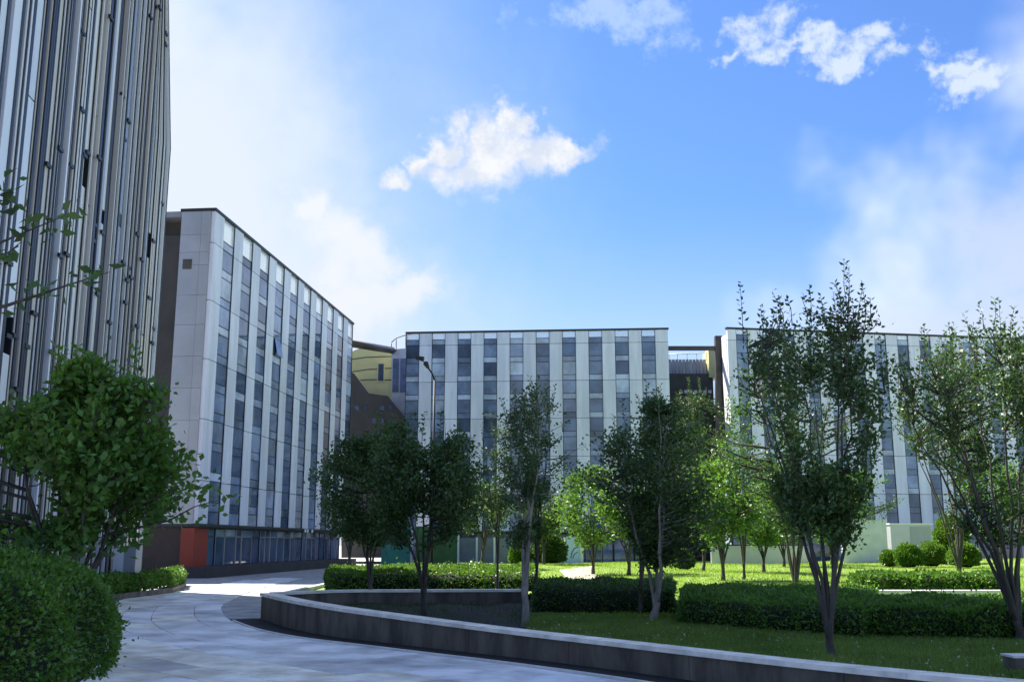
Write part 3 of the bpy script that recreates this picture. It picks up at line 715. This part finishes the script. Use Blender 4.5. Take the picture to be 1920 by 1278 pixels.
grow(20, hgt(1470, 640, L_)*.93, 2.7, 2.2, .45, 8, .085, 320, 38, .12, 'leaf_dark', 'bark', 'vase', 8, loc=L_, label='big dark multi-stemmed tree growing on the lawn behind the wide hedge', group='multi-stemmed garden trees', lateral=.13)
L_ = base(1396, 1088)
grow(21, hgt(1396, 760, L_), 1.7, 1.9, .5, 6, .085, 180, 42, .13, 'leaf_mid', 'bark', 'vase', 4, loc=L_, label='mid green multi-stemmed tree on the open lawn near the clipped ball bush', group='multi-stemmed garden trees', lateral=.15)
L_ = base(1320, 1075)
grow(22, hgt(1310, 740, L_), 2.3, 2.6, 1.2, 5, .09, 200, 46, .15, 'leaf_dark', 'bark', 'round', 3, loc=L_, label='dark broad tree standing alone deeper on the lawn behind the pale trunk', group='broad garden trees', lateral=.18)
L_ = base(1800, 1082)
grow(31, hgt(1800, 660, L_), 3.0, 2.6, .6, 7, .10, 260, 44, .15, 'leaf_dark', 'bark', 'vase', 6, loc=L_, label='dark multi-stemmed tree standing between the low narrow hedge and the short white garden wall', group='multi-stemmed garden trees', lateral=.18)
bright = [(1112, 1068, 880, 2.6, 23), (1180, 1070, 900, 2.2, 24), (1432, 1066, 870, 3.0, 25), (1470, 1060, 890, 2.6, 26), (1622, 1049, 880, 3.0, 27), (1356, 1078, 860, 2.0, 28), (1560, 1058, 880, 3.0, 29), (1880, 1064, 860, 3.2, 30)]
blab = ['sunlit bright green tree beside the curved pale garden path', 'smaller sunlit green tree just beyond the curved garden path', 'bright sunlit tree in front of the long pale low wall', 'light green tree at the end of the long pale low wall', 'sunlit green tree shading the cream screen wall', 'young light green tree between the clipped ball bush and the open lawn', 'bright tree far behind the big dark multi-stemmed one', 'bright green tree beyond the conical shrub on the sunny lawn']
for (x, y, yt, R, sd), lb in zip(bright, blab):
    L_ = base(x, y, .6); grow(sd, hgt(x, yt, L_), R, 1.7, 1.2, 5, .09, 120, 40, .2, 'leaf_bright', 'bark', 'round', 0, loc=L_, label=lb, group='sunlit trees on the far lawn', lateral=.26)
# dark trees in the shade by the green boards
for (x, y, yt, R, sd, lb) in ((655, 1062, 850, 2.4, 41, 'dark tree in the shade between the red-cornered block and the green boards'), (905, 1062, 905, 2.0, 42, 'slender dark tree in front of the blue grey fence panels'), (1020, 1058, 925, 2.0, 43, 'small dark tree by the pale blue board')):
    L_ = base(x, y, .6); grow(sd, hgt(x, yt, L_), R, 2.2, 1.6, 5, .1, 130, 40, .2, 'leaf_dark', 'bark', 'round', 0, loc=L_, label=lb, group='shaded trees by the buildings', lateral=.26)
# left tree behind the round hedge
lt = (aty(135, 1000, 16.5)[0], 16.5, -.03)
grow(51, hgt(160, 690, lt), 2.15, 2.1, 1.15, 8, .085, 400, 56, .14, 'leaf_mid', 'bark', 'flat', 3, (.02, 0), lt, 'spreading low tree with large glossy leaves behind the big clipped hedge', off=(.0, -.2), lateral=.13, w=.3)
# tree whose trunk stands outside the picture; its branches reach in
nt = (-6.2, 9.6, -.03)
grow(52, 5.9, 1.5, 2.9, 1.7, 5, .1, 150, 36, .15, 'leaf_dark', 'bark', 'round', 3, (.02, 0), nt, 'overhanging tree by the tower whose dark branch tips show against the facade', lateral=.09, w=.24)

# ------------------------------------------------------------------ hedges and clipped shrubs
def sample(V, Fc, n, rg):
    V = np.asarray(V, float); tri = []
    for f in Fc:
        for k in range(1, len(f)-1): tri.append((f[0], f[k], f[k+1]))
    tri = np.array(tri); a, b, c_ = V[tri[:, 0]], V[tri[:, 1]], V[tri[:, 2]]; N = np.cross(b-a, c_-a); ar = np.linalg.norm(N, axis=1)
    i = rg.choice(len(tri), n, p=ar/ar.sum()); r1, r2 = np.sqrt(rg.random(n)), rg.random(n)
    P = a[i]*(1-r1)[:, None]+b[i]*(r1*(1-r2))[:, None]+c_[i]*(r1*r2)[:, None]
    return P, N[i]/(ar[i][:, None]+1e-9)
def bumps(P, f, seed): 
    return np.sin(P[:, 0]*f+seed)*np.sin(P[:, 1]*f*1.1+seed*2)+.6*np.sin(P[:, 2]*f*1.7+P[:, 0]*f*.8+seed)
def foliage(name, label, V, Fc, n, leaf, lm, seed, rough=.06, cat='hedge', group=None, lift=.6, f=5., core='hedge_core', stray=.04):
    rg = np.random.default_rng(seed); V = np.array(V, float); c = V.mean(0); zb = V[:, 2].min()
    org = np.array((c[0], c[1], zb)); V = V-org
    root = tag(empty(name, org), label, cat, group)
    cc = V.mean(0)
    P, N = sample(V, Fc, n, rg)
    s = np.sign(((P-cc)*N).sum(1)); N = N*s[:, None]
    keep = N[:, 2] > -.5; P, N = P[keep], N[keep]
    b = bumps(P+org, f, seed)*rough; P = P+N*(b-rough*.3+np.abs(rg.normal(0, rough*.45, len(P)))*np.where(rg.random(len(P)) < stray, 3, 1)-.02)[:, None]
    D = N*lift+rg.normal(0, .6, P.shape)+np.array((0, 0, .15))
    o = link('foliage', quads(leaves(P, D, leaf*rg.uniform(.6, 1.3, len(P)), .32, rg)), lm, root); o['kind'] = 'stuff'
    Vc = cc+(V-cc)*np.array((1, 1, 1.)); ext = V.max(0)-V.min(0); k = np.maximum(.05, 1-2*(rough*1.3+.02)/np.maximum(ext, .1)); Vc = cc+(V-cc)*k
    link('dark_core', mesh(Vc, Fc, smooth=True), core, root)  # solid dark core added under the leaves to block see-through
    return root
def strip_hedge(Fp, Bp, z0, h, rnd=.12, ends=True):
    Fp, Bp = np.array(Fp, float), np.array(Bp, float); rings = []
    n = len(Fp)
    for i in range(n):
        f, b = Fp[i], Bp[i]; w = b-f; L = np.linalg.norm(w); w = w/L; k = rnd
        if ends and i in (0, n-1): pass
        zz0 = z0[i] if hasattr(z0, '__len__') else z0
        rings.append([(*(f+w*.02), zz0), (*f, zz0+h*.5), (*(f+w*k*.25), zz0+h-k), (*(f+w*k), zz0+h), (*(f*.5+b*.5), zz0+h+.02), (*(b-w*k), zz0+h), (*(b-w*k*.25), zz0+h-k), (*b, zz0+h*.5), (*(b-w*.02), zz0)])
    return sweep(rings)
def gz(px, py, z): return onz(px, py, z)[:2]
# big clipped hedge at the left
def superell(cx, cy, cz, a, b, c_, p=3., nu=40, nv=16, half=True):
    R = []
    for j in range(nv+1):
        th = -math.pi/2*.0+math.pi/2*j/nv if half else -math.pi/2+math.pi*j/nv
        e = 2/p; cs, sn = math.copysign(abs(math.cos(th))**e, math.cos(th)), math.copysign(abs(math.sin(th))**e, math.sin(th))
        R.append([(cx+a*cs*math.copysign(abs(math.cos(u))**e, math.cos(u)), cy+b*cs*math.copysign(abs(math.sin(u))**e, math.sin(u)), cz+c_*sn) for u in np.linspace(0, 2*math.pi, nu, endpoint=False)])
    return sweep(R)
V, Fc = superell(-7.3, 11.2, .97, 2.75, 2.7, 1.0, 2.9, half=False, nv=22)
foliage('clipped_hedge', 'big rounded clipped hedge filling the corner beside the path', V, Fc, 100000, .058, 'hedge_mid', 61, .07, f=4.)
# low hedge strip by the tower, with dark kerb
Fp = [gz(x, y, 0) for x, y in ((190, 1128), (240, 1121), (290, 1115), (325, 1110), (344, 1103), (349, 1096))]
Bp = [p+np.array((-1.25, .3)) for p in Fp[:4]]+[Fp[4]+np.array((-1.2, .9)), Fp[5]+np.array((-.8, .8))]
V, Fc = strip_hedge([p+np.array((-.15, .05)) for p in Fp], Bp, .16, .62, .15)
foliage('low_hedge', 'low flat-topped bright hedge along the foot of the barcode tower', V, Fc, 26000, .11, 'hedge_mid', 62, .06)
ks = tag(empty('hedge_kerb', (Fp[0][0], Fp[0][1], 0)), 'dark curved kerb round the low hedge by the tower', 'kerb')
for i in range(len(Fp)-1):
    a, b_ = Fp[i]-Fp[0], Fp[i+1]-Fp[0]; nn = np.array((b_[1]-a[1], -(b_[0]-a[0]))); nn /= np.linalg.norm(nn); nn = nn if nn[0] > 0 else -nn
    link('kerb_stone', mesh([(*(a), -.03), (*(b_), -.03), (*(b_-nn*.12), -.03), (*(a-nn*.12), -.03), (*(a), .2), (*(b_), .2), (*(b_-nn*.12), .2), (*(a-nn*.12), .2)], [(0, 3, 2, 1), (4, 5, 6, 7), (0, 1, 5, 4), (1, 2, 6, 5), (2, 3, 7, 6), (3, 0, 4, 7)]), 'concrete', ks)
# bright oval hedge in the middle
x0, x1 = gz(596, 1098, .5)[0]+.1, gz(985, 1098, .5)[0]+.4
Fp, Bp = [], []
for t in np.linspace(0, 1, 15):
    x = x0+(x1-x0)*t; e = max(.05, 1-(1-min(1, t*3.2))**2)**.5
    Fp.append((x, 39.-3.6*e)); Bp.append((x, 39.+7.5*e))
V, Fc = strip_hedge(Fp, Bp, ZS-.05, .74, .2)
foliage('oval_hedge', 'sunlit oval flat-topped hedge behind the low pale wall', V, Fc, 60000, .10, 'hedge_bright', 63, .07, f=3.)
# dark centre hedge and wide hedge
def zhedge(a, b, c_, d_, zt, name, label, n, lm, seed, leaf=.06, rough=.06, nn=10):
    Fp = [np.array(a)*(1-t)+np.array(b)*t for t in np.linspace(0, 1, nn)]; Bp = [np.array(d_)*(1-t)+np.array(c_)*t for t in np.linspace(0, 1, nn)]
    V, Fc = strip_hedge(Fp, Bp, ZS-.06, zt-ZS+.06, .12); return foliage(name, label, V, Fc, n, leaf, lm, seed, rough)
a, b_ = gz(1000, 1148, ZS), gz(1262, 1151, ZS)
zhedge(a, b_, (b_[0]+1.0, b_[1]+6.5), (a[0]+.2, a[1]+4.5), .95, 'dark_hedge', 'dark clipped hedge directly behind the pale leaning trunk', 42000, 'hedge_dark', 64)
a, b_ = gz(1278, 1172, ZS), gz(1620, 1200, ZS)
zhedge(a, b_, (b_[0]+3.2, b_[1]+8.5), (a[0]+1.3, a[1]+7.), .88, 'wide_hedge', 'wide flat-topped hedge behind the tall near multi-stemmed tree', 80000, 'hedge_mid', 65)
a, b_ = gz(1630, 1198, ZS), gz(2040, 1206, ZS)
zhedge(a, b_, (b_[0]+2., b_[1]+4.), (a[0]+1.6, a[1]+4.3), .88, 'wide_hedge', 'wide flat-topped hedge in front of the short white garden wall', 70000, 'hedge_mid', 66)
# low hedge before the sunny lawn
a, b_ = gz(1612, 1096, .8), gz(1900, 1098, .8)
zhedge((a[0], a[1]), (b_[0], b_[1]), (b_[0]+.6, b_[1]+2.2), (a[0]+.4, a[1]+2.2), 1.05, 'low_hedge', 'low narrow hedge along the front of the sunny lawn slope', 26000, 'hedge_mid', 67, .1)
# clipped balls and cone
def ball(px, py, rpx, Y, name, label, lm, seed, n=9000, cone=False, group=None):
    c_ = aty(px, py, Y); r = rpx*Y/F_PX; g = hl(c_[0], Y)
    V, Fc = superell(c_[0], Y, g+r*.80 if not cone else g+r*1.5, r, r, r*(1.0 if not cone else 1.6), 2.1, 20, 12, False)
    V = [(x, y, max(z, g-.05)) for x, y, z in V]
    return foliage(name, label, V, Fc, n, r*.16, lm, seed, r*.09, 'shrub', group, f=9/r*.4)
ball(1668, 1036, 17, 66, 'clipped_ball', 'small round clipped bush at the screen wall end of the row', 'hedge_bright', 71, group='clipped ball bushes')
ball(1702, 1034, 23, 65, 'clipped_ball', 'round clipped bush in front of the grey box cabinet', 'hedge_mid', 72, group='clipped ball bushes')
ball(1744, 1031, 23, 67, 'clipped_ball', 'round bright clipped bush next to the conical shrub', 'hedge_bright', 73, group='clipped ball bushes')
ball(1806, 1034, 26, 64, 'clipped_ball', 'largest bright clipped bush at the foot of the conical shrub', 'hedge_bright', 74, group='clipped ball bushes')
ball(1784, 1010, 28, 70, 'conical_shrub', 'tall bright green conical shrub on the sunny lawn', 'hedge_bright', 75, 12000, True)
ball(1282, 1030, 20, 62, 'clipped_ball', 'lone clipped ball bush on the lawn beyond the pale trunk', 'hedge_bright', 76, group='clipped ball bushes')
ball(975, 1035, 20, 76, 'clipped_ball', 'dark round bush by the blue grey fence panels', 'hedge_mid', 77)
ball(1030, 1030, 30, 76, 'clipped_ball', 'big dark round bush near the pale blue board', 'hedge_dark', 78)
# shrubs at the foot of the left tree
for i, (px, py, rp, sd) in enumerate(((60, 1015, 75, 81), (-40, 1005, 90, 82))):
    V, Fc = superell(aty(px, py, 17.5)[0], 17.5+i*.3, 0, rp*17.5/F_PX, .7, 1.9, 2.2, 22, 10)
    foliage('shrub', ['dark leafy shrub under the spreading low tree', 'dark leafy shrub in the shade next to the tower wall'][i], V, Fc, 7000, .1, 'leaf_dark', sd, .13, 'shrub')

# ------------------------------------------------------------------ grass
def grass(name, label, xy, n, h, m, seed, dz=0.):
    rg = np.random.default_rng(seed); P = xy(rg, n); z = np.array([hl(x, y) for x, y in P]); N = len(P)
    p = np.column_stack((P, z-.005+dz)); ph = rg.uniform(0, 6.283, N); H_ = h*rg.uniform(.5, 1.2, N); w = h*.09
    s = np.column_stack((np.cos(ph), np.sin(ph), 0*ph)); ln = np.column_stack((rg.normal(0, .35, N)*H_, rg.normal(0, .35, N)*H_, H_))
    Q = np.stack((p-s*w, p+s*w, p+ln*.6+s*w*.7, p+ln), 1)
    o = link(name, quads(Q), m); tag(o, label, 'grass', kind='stuff'); return o
def near_xy(rg, n):
    x = rg.uniform(.3, 9.5, n*2); y0 = np.array([ywall(a) for a in x]); y = y0+rg.uniform(0.02, 9.5, n*2)
    k = (y < 25.5-.2*x) & (y > 3) & (np.abs(x)/y < .62); return np.column_stack((x, y))[k][:n]
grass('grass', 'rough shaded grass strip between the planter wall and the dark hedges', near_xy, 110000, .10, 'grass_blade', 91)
def far_xy(rg, n):
    y = rg.uniform(24, 85, n*2)**1.0; x = rg.uniform(-.3, .6, n*2)*y; k = (x > 1.5) | ((y > 48) & (x > -6.5)); return np.column_stack((x, y))[k][:n]
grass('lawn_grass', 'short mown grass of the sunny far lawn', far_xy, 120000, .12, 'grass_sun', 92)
# fallen leaves and weeds in the dark bed
def bed_xy(rg, n):
    x = rg.uniform(-6, 1, n*3); y0 = np.array([ywall(a) for a in x]); y1 = np.interp(x, FA[:, 0], FA[:, 1]); y = y0+rg.random(n*3)*(y1-y0-.1); return np.column_stack((x, y))[:n]
grass('ground_cover', 'dark sparse ground cover in the shaded planting bed', bed_xy, 5000, .09, 'leaf_dark', 93, -.07)
def litter_xy(rg, n): return near_xy(rg, n)
rgl = np.random.default_rng(95); PL = near_xy(rgl, 700); ZL = np.array([hl(x, y) for x, y in PL])
tag(link('leaf_litter', quads(leaves(np.column_stack((PL, ZL+.05)), rgl.normal(0, 1, (len(PL), 3))*np.array((1, 1, .15)), rgl.uniform(.03, .07, len(PL)), .35, rgl)), 'slab_tan'), 'scattered pale fallen leaves lying in the near grass', 'leaves', kind='stuff')
